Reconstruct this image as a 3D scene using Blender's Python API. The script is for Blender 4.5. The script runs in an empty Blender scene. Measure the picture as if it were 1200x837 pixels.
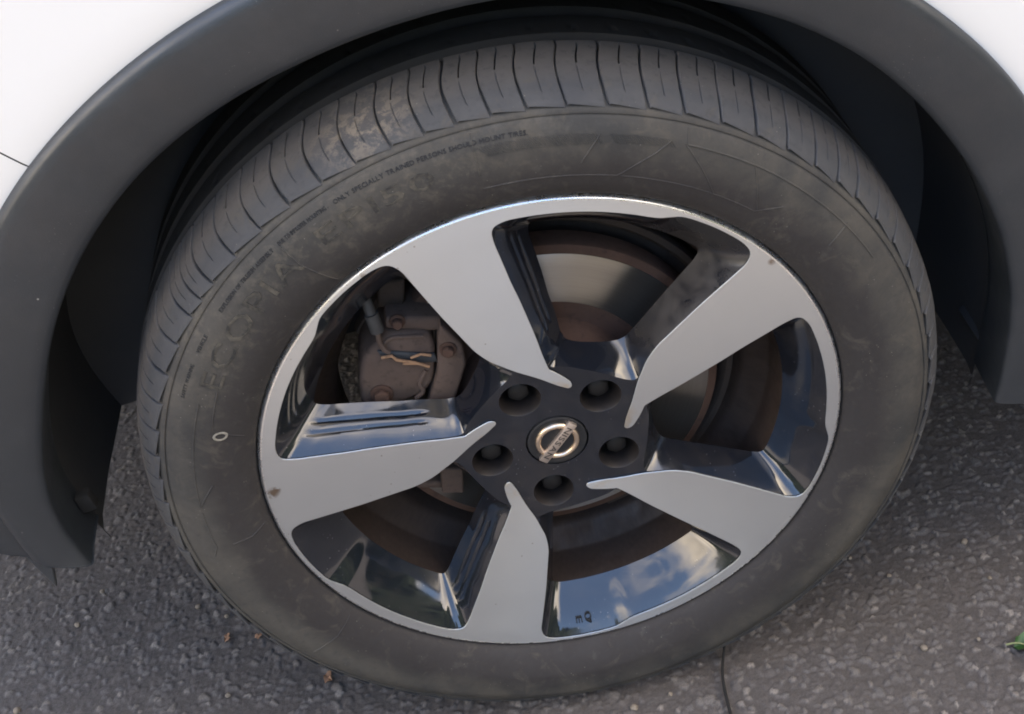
import bpy, bmesh, math, random
import numpy as np
from mathutils import Vector, Matrix
from mathutils.geometry import delaunay_2d_cdt

random.seed(7); rng = np.random.default_rng(7)
SC = bpy.context.scene
COL = SC.collection
S = 0.246                      # rim radius in metres; wheel shapes below are written in rim radii
ZC = 1.352 * S                 # height of the hub above the ground
rad = math.radians

# ------------------------------------------------------------------ camera
cam = bpy.data.cameras.new('camera'); cam_o = bpy.data.objects.new('camera', cam); COL.objects.link(cam_o)
cam.sensor_fit = 'HORIZONTAL'; cam.sensor_width = 36.0; cam.lens = 1557.03 / 1200 * 36
cam.shift_x = -102.4 / 1200; cam.shift_y = 7.27 / 1200     # the photograph is an off-centre crop
cam.clip_start = 0.02; cam.clip_end = 500
cam_o.location = (-0.1924 * S, -3.3761 * S, 3.0902 * S + ZC)
cam_o.rotation_euler = (0.88829, 0.084575, -0.17536)
SC.cycles.filter_width = 1.9    # a phone lens: not pin sharp
SC.camera = cam_o

# ------------------------------------------------------------------ sky, sun, exposure
CLOUD_SEED = 3.0
SUN_EL, SUN_AZ = 58.0, 12.0   # the sun stands behind the car, so this side is in its shade; azimuth clockwise from +Y
w = bpy.data.worlds.new('World'); SC.world = w; w.use_nodes = True
wn = w.node_tree.nodes; wl = w.node_tree.links
sky = wn.new('ShaderNodeTexSky'); sky.sky_type = 'NISHITA'; sky.sun_disc = False
sky.sun_elevation = rad(SUN_EL); sky.sun_rotation = rad(SUN_AZ)
sky.altitude = 50; sky.air_density = 1.0; sky.dust_density = 2.0; sky.ozone_density = 0.4
wn['Background'].inputs[1].default_value = 0.15
# broken cloud over the whole sky, laid out on a flat layer overhead
def wnode(t, **k):
    n = wn.new(t)
    for a, b in k.items(): setattr(n, a, b)
    return n
wtc = wnode('ShaderNodeTexCoord'); wsx = wnode('ShaderNodeSeparateXYZ'); wl.new(wtc.outputs['Generated'], wsx.inputs[0])
wz = wnode('ShaderNodeMath', operation='MAXIMUM'); wl.new(wsx.outputs[2], wz.inputs[0]); wz.inputs[1].default_value = 0.0
wz2 = wnode('ShaderNodeMath', operation='ADD'); wl.new(wz.outputs[0], wz2.inputs[0]); wz2.inputs[1].default_value = 0.22
wcx = wnode('ShaderNodeCombineXYZ')
for k in (0, 1):
    d = wnode('ShaderNodeMath', operation='DIVIDE'); wl.new(wsx.outputs[k], d.inputs[0]); wl.new(wz2.outputs[0], d.inputs[1]); wl.new(d.outputs[0], wcx.inputs[k])
wcx.inputs[2].default_value = CLOUD_SEED
wno = wnode('ShaderNodeTexNoise'); wl.new(wcx.outputs[0], wno.inputs['Vector']); wno.inputs['Scale'].default_value = 0.9; wno.inputs['Detail'].default_value = 7; wno.inputs['Roughness'].default_value = .55
wra = wnode('ShaderNodeValToRGB'); wl.new(wno.outputs['Fac'], wra.inputs[0]); wra.color_ramp.elements[0].position = .46; wra.color_ramp.elements[1].position = .60
wsh = wnode('ShaderNodeTexNoise'); wl.new(wcx.outputs[0], wsh.inputs['Vector']); wsh.inputs['Scale'].default_value = 2.1; wsh.inputs['Detail'].default_value = 5
wcr = wnode('ShaderNodeValToRGB'); wl.new(wsh.outputs['Fac'], wcr.inputs[0])
wcr.color_ramp.elements[0].position = .3; wcr.color_ramp.elements[0].color = (4.6, 3.95, 3.15, 1); wcr.color_ramp.elements[1].position = .7; wcr.color_ramp.elements[1].color = (11.8, 9.9, 7.7, 1)
wmx = wnode('ShaderNodeMix', data_type='RGBA'); wl.new(wra.outputs[0], wmx.inputs[0]); wl.new(sky.outputs[0], wmx.inputs[6]); wl.new(wcr.outputs[0], wmx.inputs[7])
wl.new(wmx.outputs[2], wn['Background'].inputs[0])
sun = bpy.data.lights.new('sun', 'SUN'); sun.energy = 2.6; sun.angle = rad(0.6); sun.color = (1.0, 0.93, 0.84)
sun_o = bpy.data.objects.new('sun', sun); COL.objects.link(sun_o)
az, el = rad(SUN_AZ), rad(SUN_EL)
sdir = Vector((math.sin(az) * math.cos(el), math.cos(az) * math.cos(el), math.sin(el)))
sun_o.rotation_euler = sdir.to_track_quat('Z', 'Y').to_euler(); sun_o.location = sdir * 20
SC.view_settings.view_transform = 'Standard'; SC.view_settings.look = 'None'
SC.view_settings.exposure = 2.62; SC.view_settings.gamma = 1.0

# ------------------------------------------------------------------ helpers
def P(r, a, y=0.0):
    a = rad(a); return (r * math.cos(a) * S, y * S, r * math.sin(a) * S)

def mk(name, verts, faces, mats, parent=None, loc=None, midx=None, smooth=True, sharp=35, fix=True, uv=None):
    me = bpy.data.meshes.new(name)
    me.from_pydata([tuple(v) for v in verts], [], [tuple(f) for f in faces])
    if not isinstance(mats, (list, tuple)): mats = [mats]
    for m in mats: me.materials.append(m)
    if midx is not None: me.polygons.foreach_set('material_index', midx)
    if uv is not None:
        lay = me.uv_layers.new(name='UVMap'); li = np.zeros(len(me.loops), dtype=np.int32)
        me.loops.foreach_get('vertex_index', li)
        lay.data.foreach_set('uv', np.asarray(uv, dtype=np.float32)[li].ravel())
    if fix:
        bm = bmesh.new(); bm.from_mesh(me); bmesh.ops.recalc_face_normals(bm, faces=bm.faces); bm.to_mesh(me); bm.free()
    if smooth:
        me.polygons.foreach_set('use_smooth', [True] * len(me.polygons)); me.set_sharp_from_angle(angle=rad(sharp))
    me.update()
    return link(name, me, parent, loc)

def link(name, me, parent=None, loc=None):
    o = bpy.data.objects.new(name, me); COL.objects.link(o)
    if parent is not None: o.parent = parent
    if loc is not None: o.location = loc
    return o

def tag(o, label=None, cat=None, group=None, kind=None):
    for k, v in (('label', label), ('category', cat), ('group', group), ('kind', kind)):
        if v: o[k] = v
    return o

def revolve(prof, n=256, a0=0.0, a1=360.0):
    """(r, y) profile in rim radii turned about the wheel axis"""
    closed = abs(a1 - a0 - 360) < 1e-6
    A = np.radians(np.linspace(a0, a1, n + (0 if closed else 1), endpoint=not closed))
    pr = np.array(prof, float); m = len(pr)
    V = np.empty((len(A), m, 3)); V[..., 0] = np.cos(A)[:, None] * pr[:, 0] * S
    V[..., 1] = pr[:, 1] * S; V[..., 2] = np.sin(A)[:, None] * pr[:, 0] * S
    F = []
    na = len(A)
    for i in range(na if closed else na - 1):
        j = (i + 1) % na
        for k in range(m - 1): F.append((i * m + k, j * m + k, j * m + k + 1, i * m + k + 1))
    return V.reshape(-1, 3), F

def dense(pts, step, tail=True):
    """resample a polyline smoothly (Catmull-Rom) at about step"""
    p = np.array(pts, float); out = []
    for i in range(len(p) - 1):
        p0 = p[max(i - 1, 0)]; p1 = p[i]; p2 = p[i + 1]; p3 = p[min(i + 2, len(p) - 1)]
        n = max(1, int(math.ceil(np.linalg.norm(p2 - p1) / step)))
        for t in np.arange(n) / n:
            out.append(.5 * ((2 * p1) + (-p0 + p2) * t + (2 * p0 - 5 * p1 + 4 * p2 - p3) * t * t + (-p0 + 3 * p1 - 3 * p2 + p3) * t ** 3))
    out.append(p[-1]); return np.array(out)

def chaikin(p, closed, it=2):
    p = np.array(p, float)
    for _ in range(it):
        if closed:
            q = np.roll(p, -1, 0); p = np.stack([.75 * p + .25 * q, .25 * p + .75 * q], 1).reshape(-1, p.shape[1])
        else:
            q = p[1:]; a = p[:-1]
            mid = np.stack([.75 * a + .25 * q, .25 * a + .75 * q], 1).reshape(-1, p.shape[1])
            p = np.concatenate([p[:1], mid[1:-1], p[-1:]])
    return p

def prism(outline, y0, y1, bev=0.006, seg=2):
    """x,z outline (rim radii) extruded from y0 to y1 with bevelled edges"""
    bm = bmesh.new()
    vs = [bm.verts.new((x * S, y0 * S, z * S)) for x, z in outline]
    f = bm.faces.new(vs)
    r = bmesh.ops.extrude_face_region(bm, geom=[f])
    bmesh.ops.translate(bm, verts=[v for v in r['geom'] if isinstance(v, bmesh.types.BMVert)], vec=(0, (y1 - y0) * S, 0))
    if bev: bmesh.ops.bevel(bm, geom=list(bm.edges), offset=bev * S, segments=seg, profile=.5, affect='EDGES')
    bmesh.ops.recalc_face_normals(bm, faces=bm.faces)
    V = [v.co.copy() for v in bm.verts]; bm.verts.index_update()
    F = [[v.index for v in f.verts] for f in bm.faces]; bm.free(); return V, F

def tube(path, r, n=8, taper=None):
    path = [Vector(p) for p in path]; V = []; F = []
    for i, p in enumerate(path):
        d = (path[min(i + 1, len(path) - 1)] - path[max(i - 1, 0)]).normalized()
        u = d.orthogonal().normalized() if i == 0 else (u - d * u.dot(d)).normalized()
        v = d.cross(u); rr = r if taper is None else taper[i]
        for k in range(n):
            a = 2 * math.pi * k / n; V.append(p + (u * math.cos(a) + v * math.sin(a)) * rr)
    for i in range(len(path) - 1):
        for k in range(n):
            F.append((i * n + k, i * n + (k + 1) % n, (i + 1) * n + (k + 1) % n, (i + 1) * n + k))
    F.append(tuple(range(n))[::-1]); F.append(tuple((len(path) - 1) * n + k for k in range(n)))
    return V, F

def merge(parts):
    V = []; F = []
    for v, f in parts:
        b = len(V); V += [tuple(x) for x in v]; F += [tuple(i + b for i in q) for q in f]
    return V, F

# ------------------------------------------------------------------ material kit
class Mat:
    def __init__(s, name, rough=.5, metal=0., spec=.5, color=(.5, .5, .5), world=False):
        s.world = world
        s.m = bpy.data.materials.new(name); s.m.use_nodes = True
        s.t = s.m.node_tree; s.b = s.t.nodes['Principled BSDF']
        s.b.inputs['Roughness'].default_value = rough; s.b.inputs['Metallic'].default_value = metal
        s.b.inputs['Specular IOR Level'].default_value = spec; s.b.inputs['Base Color'].default_value = (*color, 1)
        s.tc = None
    def n(s, typ, **kw):
        nd = s.t.nodes.new(typ)
        for k, v in kw.items(): setattr(nd, k, v)
        return nd
    def put(s, sock, v):
        if isinstance(v, bpy.types.NodeSocket): s.t.links.new(v, sock)
        elif isinstance(v, (tuple, list)) and len(v) == 3 and sock.type == 'RGBA': sock.default_value = (*v, 1)
        else: sock.default_value = v
    def obj(s):
        if s.world:
            if s.tc is None:
                g = s.n('ShaderNodeNewGeometry'); q = s.n('ShaderNodeVectorMath', operation='SUBTRACT'); s.put(q.inputs[0], g.outputs['Position']); q.inputs[1].default_value = (0, 0, ZC); s.tc = q
            return s.tc.outputs[0]
        if s.tc is None: s.tc = s.n('ShaderNodeTexCoord')
        return s.tc.outputs['Object']
    def noise(s, scale, detail=4, rough=.55, vec=None, dist=0):
        nd = s.n('ShaderNodeTexNoise'); s.put(nd.inputs['Vector'], vec or s.obj())
        nd.inputs['Scale'].default_value = scale; nd.inputs['Detail'].default_value = detail
        nd.inputs['Roughness'].default_value = rough; nd.inputs['Distortion'].default_value = dist
        return nd.outputs['Fac']
    def voro(s, scale, vec=None, feature='F1'):
        nd = s.n('ShaderNodeTexVoronoi', feature=feature); s.put(nd.inputs['Vector'], vec or s.obj()); nd.inputs['Scale'].default_value = scale
        return nd
    def ramp(s, fac, stops):
        nd = s.n('ShaderNodeValToRGB'); s.put(nd.inputs[0], fac); e = nd.color_ramp.elements
        while len(e) < len(stops): e.new(.5)
        for k, (p, c) in enumerate(stops):
            e[k].position = p; c = (c, c, c) if isinstance(c, (int, float)) else c; e[k].color = (*c, 1)
        return nd.outputs[0]
    def mix(s, fac, a, b, mode='MIX'):
        nd = s.n('ShaderNodeMix', data_type='RGBA', blend_type=mode)
        s.put(nd.inputs[0], fac); s.put(nd.inputs[6], a); s.put(nd.inputs[7], b); return nd.outputs[2]
    def math(s, op, a, b=0., c=0.):
        nd = s.n('ShaderNodeMath', operation=op); s.put(nd.inputs[0], a); s.put(nd.inputs[1], b)
        if len(nd.inputs) > 2: s.put(nd.inputs[2], c)
        return nd.outputs[0]
    def radius(s):
        """distance from the wheel axis, in rim radii"""
        x = s.n('ShaderNodeSeparateXYZ'); s.put(x.inputs[0], s.obj())
        q = s.math('ADD', s.math('MULTIPLY', x.outputs[0], x.outputs[0]), s.math('MULTIPLY', x.outputs[2], x.outputs[2]))
        return s.math('MULTIPLY', s.math('SQRT', q), 1 / S)
    def polar(s, ra, rr, ry=0.):
        """vector (angle, radius, depth) for turned surfaces"""
        x = s.n('ShaderNodeSeparateXYZ'); s.put(x.inputs[0], s.obj())
        a = s.math('ARCTAN2', x.outputs[2], x.outputs[0]); c = s.n('ShaderNodeCombineXYZ')
        s.put(c.inputs[0], s.math('MULTIPLY', a, ra)); s.put(c.inputs[1], s.math('MULTIPLY', s.radius(), rr)); s.put(c.inputs[2], s.math('MULTIPLY', x.outputs[1], ry))
        return c.outputs[0]
    def spot(s, c, r0, r1):
        """1 inside r0 of the point c, fading to 0 at r1 (metres)"""
        d = s.n('ShaderNodeVectorMath', operation='DISTANCE'); s.put(d.inputs[0], s.obj()); d.inputs[1].default_value = c
        m = s.n('ShaderNodeMapRange'); s.put(m.inputs[0], d.outputs['Value']); m.inputs[1].default_value = r0; m.inputs[2].default_value = r1; m.inputs[3].default_value = 1; m.inputs[4].default_value = 0
        return m.outputs[0]
    def radial_tangent(s):
        x = s.n('ShaderNodeSeparateXYZ'); s.put(x.inputs[0], s.obj()); c = s.n('ShaderNodeCombineXYZ'); s.put(c.inputs[0], x.outputs[0]); s.put(c.inputs[2], x.outputs[2])
        q = s.n('ShaderNodeVectorMath', operation='NORMALIZE'); s.put(q.inputs[0], c.outputs[0]); s.put(s.b.inputs['Tangent'], q.outputs[0])
    def bump(s, h, strength=.3, dist=.001, chain=None):
        nd = s.n('ShaderNodeBump'); nd.inputs['Strength'].default_value = strength; nd.inputs['Distance'].default_value = dist
        s.put(nd.inputs['Height'], h)
        if chain is not None: s.put(nd.inputs['Normal'], chain)
        return nd.outputs[0]
    def col(s, v): s.put(s.b.inputs['Base Color'], v); return s
    def rou(s, v): s.put(s.b.inputs['Roughness'], v); return s
    def nor(s, v): s.put(s.b.inputs['Normal'], v); return s

# tyre rubber, weathered, with road dust caught on it
def rubber(name, tread=False):
    M = Mat(name, .72, 0, .35, world=True)
    big = M.noise(14, 5, .62, dist=.4); fine = M.noise(160, 4, .6); mid = M.noise(46, 5, .65, dist=.8)
    if tread:
        base = M.mix(M.ramp(big, [(.35, 0.), (.68, 1.)]), (.056, .057, .061), (.076, .074, .072))
        x = M.n('ShaderNodeSeparateXYZ'); M.put(x.inputs[0], M.obj())
        top = M.ramp(M.math('MULTIPLY', x.outputs[1], 1 / S), [(.03, 0.), (.13, 1.)])
        base = M.mix(M.math('MULTIPLY', top, .85), base, (.150, .130, .112))
    else:
        r = M.radius()
        zone = M.ramp(M.math('ADD', M.math('SUBTRACT', r, .9), M.math('MULTIPLY', M.math('SUBTRACT', big, .5), .10)), [(.22, 0.), (.31, 1.)])
        inner = M.mix(big, (.031, .027, .026), (.042, .038, .036))
        outer = M.mix(M.ramp(big, [(.38, 0.), (.62, 1.)]), (.041, .040, .038), (.078, .070, .058))
        base = M.mix(zone, inner, outer)
    if not tread:
        dz = M.n('ShaderNodeVectorMath', operation='DOT_PRODUCT'); nrm = M.n('ShaderNodeVectorMath', operation='NORMALIZE'); M.put(nrm.inputs[0], M.obj()); M.put(dz.inputs[0], nrm.outputs[0])
        dz.inputs[1].default_value = (math.cos(rad(206)), 0, math.sin(rad(206)))
        belt = M.math('MULTIPLY', M.ramp(dz.outputs['Value'], [(.72, 0.), (.95, 1.)]), M.ramp(M.math('ADD', r, M.math('MULTIPLY', M.math('SUBTRACT', mid, .5), .12)), [(1.13, 0.), (1.20, 1.)]) if False else M.ramp(M.math('SUBTRACT', M.math('ADD', r, M.math('MULTIPLY', M.math('SUBTRACT', mid, .5), .10)), .9), [(.24, 0.), (.30, 1.)]))
        base = M.mix(M.math('MULTIPLY', belt, .55), base, (.090, .083, .071))
        d2 = M.n('ShaderNodeVectorMath', operation='DOT_PRODUCT'); M.put(d2.inputs[0], nrm.outputs[0]); d2.inputs[1].default_value = (math.cos(rad(122)), 0, math.sin(rad(122)))
        patch = M.math('MULTIPLY', M.ramp(d2.outputs['Value'], [(.70, 0.), (.92, 1.)]), M.ramp(M.math('SUBTRACT', M.math('ADD', r, M.math('MULTIPLY', M.math('SUBTRACT', big, .5), .16)), .9), [(.17, 0.), (.27, 1.)]))
        base = M.mix(M.math('MULTIPLY', patch, .35), base, (.062, .059, .054))
        base = M.mix(M.math('MULTIPLY', patch, M.ramp(M.noise(80, 6, .72, dist=.25), [(.50, 0.), (.66, .55)])), base, (.125, .110, .086))
        base = M.mix(M.ramp(M.noise(60, 6, .7, dist=.3), [(.58, 0.), (.72, .35)]), base, (.10, .092, .080))
    else:
        mud = M.math('MULTIPLY', M.spot(P(1.385, 108, .10), .010, .050), M.ramp(M.noise(90, 6, .75, dist=.4), [(.47, 0.), (.56, .9)]))
        base = M.mix(mud, base, (.23, .19, .145))
    blot = M.ramp(mid, [(.56, 0.), (.70, 1.)])
    base = M.mix(M.math('MULTIPLY', blot, .45), base, (.105, .092, .073))
    base = M.mix(M.ramp(fine, [(.30, .35), (.45, 0.)]), base, (.035, .035, .036))
    sp = M.voro(230).outputs['Distance']
    base = M.mix(M.math('MULTIPLY', M.ramp(sp, [(.05, 1.), (.10, 0.)]), M.ramp(M.noise(30, 2), [(.55, 0.), (.62, .8)])), base, (.26, .24, .20))
    M.col(base); M.rou(M.ramp(mid, [(.3, .62), (.7, .88)]))
    b = M.bump(fine, .35, .0006); b = M.bump(M.noise(600, 3), .25, .0003, b)
    return M.nor(b).m
M = Mat('inner_tread_rubber', .95, 0, .12, world=True); M.col(M.mix(M.noise(30, 5), (.040, .036, .032), (.070, .062, .054))); M.nor(M.bump(M.noise(200, 3), .3, .0005)); RIBM = M.m
M = Mat('clean_moulded_rubber', .7, 0, .35, (.023, .022, .022)); SMALLL = M.m
M = Mat('dusty_moulded_rubber', .85, 0, .25, world=True); M.col(M.mix(M.ramp(M.noise(70, 6, .7), [(.40, 0.), (.62, 1.)]), (.036, .035, .033), (.105, .094, .075))); BIGL = M.m
RUBBER = rubber('tyre_sidewall_rubber'); TREAD = rubber('tyre_tread_rubber', True)

# diamond-turned alloy: very fine concentric lathe marks, clear coat, a few stone nicks
M = Mat('machined_alloy', .42, .85, .5, world=True)
lathe = M.noise(1.0, 3, .6, vec=M.polar(3, 900)); cloud = M.noise(26, 4)
nick = M.ramp(M.voro(95).outputs['Distance'], [(.04, 1.), (.09, 0.)]); nickm = M.math('MULTIPLY', nick, M.ramp(M.noise(17, 2), [(.55, 0.), (.62, 1.)]))
face = M.mix(M.math('MULTIPLY', nickm, .6), M.mix(cloud, (.645, .665, .67), (.68, .695, .695)), (.20, .16, .12))
worn = M.math('MULTIPLY', M.ramp(M.radius(), [(.262, 1.), (.30, 0.)]), M.ramp(M.noise(60, 4), [(.45, 0.), (.60, .75)]))
face = M.mix(worn, face, (.62, .54, .43))
for (rr_, aa_), sz in (((.979, 177.9), .006), ((.970, 177.3), .006), ((.960, 176.9), .004), ((.985, 40), .004), ((.98, 121.5), .004), ((.35, 96), .005)):
    face = M.mix(M.math('MULTIPLY', M.spot(P(rr_, aa_, 0), sz * .3, sz), M.ramp(M.noise(150, 4), [(.40, 0.), (.52, .85)])), face, (.24, .175, .12))
M.col(face)
M.rou(M.ramp(cloud, [(.2, .40), (.8, .44)]))
M.nor(M.bump(lathe, .06, .0002))
M.b.inputs['Coat Weight'].default_value = .25; M.b.inputs['Coat Roughness'].default_value = .12
M.b.inputs['Anisotropic'].default_value = .62; M.radial_tangent()
ALLOY = M.m
M = Mat('polished_rim_lip', .26, .9, .5)
edge = M.noise(55, 5, .65, dist=.5)
M.col(M.mix(M.ramp(edge, [(.70, 0.), (.78, .7)]), (.82, .81, .79), (.30, .24, .18))); M.rou(M.ramp(edge, [(.4, .20), (.7, .5)]))
M.nor(M.bump(M.noise(200, 3), .08, .0003)); LIP = M.m

# gloss black paint in the wheel's pockets: road film, brake dust, specks
M = Mat('gloss_black_wheel_paint', .08, 0, .8); M.b.inputs['Coat Weight'].default_value = .4; M.b.inputs['Coat Roughness'].default_value = .03
film = M.noise(22, 6, .65, dist=.6); streak = M.noise(5, 4, .6, vec=M.polar(1.2, 26, 90))
dust = M.math('MULTIPLY', M.ramp(film, [(.48, 0.), (.76, 1.)]), .40)
heavy = M.math('MULTIPLY', M.spot(P(.70, 47, .09), .020, .095), M.ramp(M.noise(34, 5, .65, dist=.8), [(.30, .25), (.62, 1.)]))
dust = M.math('MAXIMUM', dust, M.math('MULTIPLY', heavy, .85))
base = M.mix(dust, (.010, .012, .017), (.050, .042, .036))
spk = M.math('MULTIPLY', M.ramp(M.voro(190).outputs['Distance'], [(.05, 1.), (.11, 0.)]), M.ramp(M.noise(24, 3), [(.50, 0.), (.60, .7)]))
base = M.mix(spk, base, (.22, .21, .20))
M.col(base); M.rou(M.math('ADD', M.math('MULTIPLY', heavy, .5), M.math('ADD', M.math('MULTIPLY', M.ramp(film, [(.45, 0.), (.78, 1.)]), .22), .05)))
M.put(M.b.inputs['Coat Weight'], M.math('SUBTRACT', .4, M.math('MULTIPLY', heavy, .38)))
M.nor(M.bump(M.noise(40, 2), .03, .001)); BLACK = M.m

M = Mat('dirty_inner_barrel', .55, .1, .4)
n1 = M.noise(4, 5, .6, vec=M.polar(14, 3, 40)); n2 = M.noise(60, 4)
M.col(M.mix(n1, (.022, .016, .013), (.070, .048, .038))); M.rou(M.ramp(n2, [(.3, .45), (.7, .75)])); M.nor(M.bump(n2, .3, .0006)); BARREL = M.m

M = Mat('brake_disc_steel', .36, .9, .5, world=True)
l1 = M.noise(1, 4, .7, vec=M.polar(1.5, 420)); l2 = M.noise(1, 3, .6, vec=M.polar(.8, 90))
M.col(M.mix(l1, M.mix(l2, (.27, .245, .22), (.36, .33, .30)), (.46, .43, .39))); M.rou(M.ramp(l1, [(.3, .28), (.7, .42)])); M.nor(M.bump(l1, .35, .0003))
M.b.inputs['Anisotropic'].default_value = .95; M.radial_tangent(); DISC = M.m

def rust(name, a, b, c, rough=.85):
    M = Mat(name, rough, .0, .3); n1 = M.noise(38, 6, .65, dist=.5); n2 = M.noise(150, 4, .6)
    M.col(M.mix(M.ramp(n2, [(.55, 0.), (.72, .6)]), M.mix(n1, a, b), c)); M.nor(M.bump(n1, .5, .001, M.bump(n2, .5, .0005))); return M.m
RUST = rust('rusted_iron', (.060, .033, .023), (.120, .070, .050), (.040, .024, .018))
CAST = rust('rusty_caliper_iron', (.078, .054, .043), (.145, .102, .080), (.048, .034, .027))
SHIELD = rust('dusty_backing_plate', (.030, .024, .021), (.065, .049, .039), (.02, .017, .015))
COPPER = rust('rusted_spring_steel', (.28, .15, .08), (.42, .25, .14), (.10, .06, .04), .6)
M = Mat('brake_hose_rubber', .6, 0, .4); M.col(M.mix(M.noise(70, 4), (.028, .028, .029), (.075, .072, .068))); HOSE = M.m

# textured black plastic of the arch trim
M = Mat('grained_grey_plastic', .46, 0, .9)
g = M.noise(900, 3, .6); fade = M.noise(9, 4)
chip = M.math('MULTIPLY', M.ramp(M.voro(60).outputs['Distance'], [(.03, 1.), (.055, 0.)]), M.ramp(M.noise(11, 2), [(.56, 0.), (.6, 1.)]))
dust = M.math('MULTIPLY', M.ramp(M.noise(26, 6, .7), [(.48, 0.), (.74, 1.)]), .40)
c = M.mix(dust, M.mix(fade, (.010, .014, .019), (.016, .021, .027)), (.034, .037, .041))
grit = M.math('MULTIPLY', M.ramp(M.voro(240).outputs['Distance'], [(.05, 1.), (.11, 0.)]), M.ramp(M.noise(19, 3), [(.52, 0.), (.62, .6)]))
M.col(M.mix(grit, M.mix(chip, c, (.30, .29, .27)), (.17, .165, .155))); M.rou(M.ramp(M.noise(30, 4), [(.3, .36), (.7, .52)]))
M.nor(M.bump(g, .35, .0004)); TRIM = M.m
M = Mat('black_liner_plastic', .62, 0, .35); M.col(M.mix(M.noise(18, 5, .65), (.036, .040, .046), (.060, .061, .062))); M.nor(M.bump(M.noise(120, 3), .3, .0006)); LINER = M.m
M = Mat('white_car_paint', .22, 0, .5); M.col((.83, .82, .79)); M.b.inputs['Coat Weight'].default_value = .8; M.b.inputs['Coat Roughness'].default_value = .04; WHITE = M.m
M = Mat('black_shut_line', .8, 0, .2, (.02, .02, .02)); DARK = M.m
M = Mat('tinted_car_glass', .03, 0, .5, (.012, .014, .015)); GLASS = M.m
M = Mat('dull_lug_well', .5, 0, .35); M.col(M.mix(M.noise(70, 5), (.007, .007, .008), (.026, .020, .017))); WELL = M.m  # lug wells take a duller, darker black than the pocket paint
M = Mat('lug_nut_black', .55, .0, .4); M.col(M.mix(M.noise(90, 4), (.004, .004, .005), (.013, .012, .011))); NUT = M.m
M = Mat('centre_cap_black', .20, 0, .5); M.col(M.mix(M.noise(60, 5, .6), (.010, .012, .015), (.034, .033, .032))); CAP = M.m
M = Mat('emblem_tarnished_chrome', .27, .95, .5); M.col(M.mix(M.noise(130, 4), (.86, .68, .50), (.74, .62, .50))); EMB = M.m
M = Mat('emblem_bar_satin', .42, .8, .5); M.col(M.mix(M.noise(130, 4), (.62, .52, .44), (.52, .45, .39))); BARM = M.m
M = Mat('emblem_dark_lettering', .55, 0, .4, (.035, .03, .027)); LETTER = M.m

# ------------------------------------------------------------------ ground: coarse asphalt, chippings modelled near the wheel
def axis(lo, hi, step, far_lo, far_hi):
    a = list(np.arange(lo, hi + step / 2, step)); d = step; x = a[-1]; up = []
    while x < far_hi: d *= 1.16; x += d; up.append(min(x, far_hi))
    d = step; x = a[0]; dn = []
    while x > far_lo: d *= 1.16; x -= d; dn.append(max(x, far_lo))
    return np.array(dn[::-1] + a + up)
CX0, CX1, CY0, CY1 = -.74, .70, -.20, .66
gx = axis(CX0, CX1, .0017, -120, 120); gy = axis(CY0, CY1, .0017, -120, 120)
X, Y = np.meshgrid(gx, gy); X = X.ravel(); Y = Y.ravel()
def hash2(i, j, k):
    h = (i.astype(np.int64) * 374761393 + j.astype(np.int64) * 668265263 + k * 2147483647) & 0xffffffff
    h = ((h ^ (h >> 13)) * 1274126177) & 0xffffffff; h = (h ^ (h >> 16)) & 0xffffffff
    h = ((h ^ (h >> 15)) * 2246822519) & 0xffffffff; h ^= (h >> 13)
    return (h & 0xffff) / 65535.0
def vnoise(x, y, f, k):
    x = x * f; y = y * f; i = np.floor(x); j = np.floor(y); u = x - i; v = y - j; u = u * u * (3 - 2 * u); v = v * v * (3 - 2 * v)
    a = hash2(i, j, k); b = hash2(i + 1, j, k); c = hash2(i, j + 1, k); d = hash2(i + 1, j + 1, k)
    return a * (1 - u) * (1 - v) + b * u * (1 - v) + c * (1 - u) * v + d * u * v
def worley(x, y, cell, k):
    x = x / cell; y = y / cell; i = np.floor(x); j = np.floor(y)
    f1 = np.full(x.shape, 9.); f2 = f1.copy(); idv = np.zeros(x.shape); lx = np.zeros(x.shape); ly = np.zeros(x.shape)
    for di in (-1, 0, 1):
        for dj in (-1, 0, 1):
            px = i + di + .1 + .8 * hash2(i + di, j + dj, k); py = j + dj + .1 + .8 * hash2(i + di, j + dj, k + 1)
            wgt = .75 + .5 * hash2(i + di, j + dj, k + 2)
            dx = x - px; dy = y - py; d = np.hypot(dx, dy) / wgt
            n = d < f1; f2 = np.where(n, f1, np.minimum(f2, d)); f1 = np.where(n, d, f1)
            idv = np.where(n, hash2(i + di, j + dj, k + 3), idv); lx = np.where(n, dx, lx); ly = np.where(n, dy, ly)
    return f1, f2, idv, lx, ly
near = (X > CX0 - .25) & (X < CX1 + .25) & (Y > CY0 - .25) & (Y < CY1 + .25)
fade = np.clip(1 - np.maximum.reduce([CX0 - X, X - CX1, CY0 - Y, Y - CY1, np.zeros_like(X)]) / .12, 0, 1)
H = np.zeros_like(X); STONE = np.full(X.shape, .5); GAP = np.full(X.shape, .3)
xn, yn = X[near], Y[near]
wx = xn + .003 * (vnoise(xn, yn, 160, 5) - .5); wy = yn + .003 * (vnoise(xn, yn, 160, 6) - .5)
f1, f2, idv, lx, ly = worley(wx, wy, .0072, 11)
g1, g2, idb, _, _ = worley(wx + 3, wy, .0036, 31)
e = np.clip((f2 - f1) / .38, 0, 1); e = e * e * (3 - 2 * e)
buried = (hash2((idv * 9999).astype(np.int64), (idv * 777).astype(np.int64), 3) < .40)
tx = (hash2((idv * 9999).astype(np.int64), np.zeros(idv.shape, np.int64), 8) - .5); ty = (hash2((idv * 9999).astype(np.int64), np.ones(idv.shape, np.int64), 9) - .5)
b1, b2, idc, bx, by = worley(wx + 7, wy + 3, .0108, 71)
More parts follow.
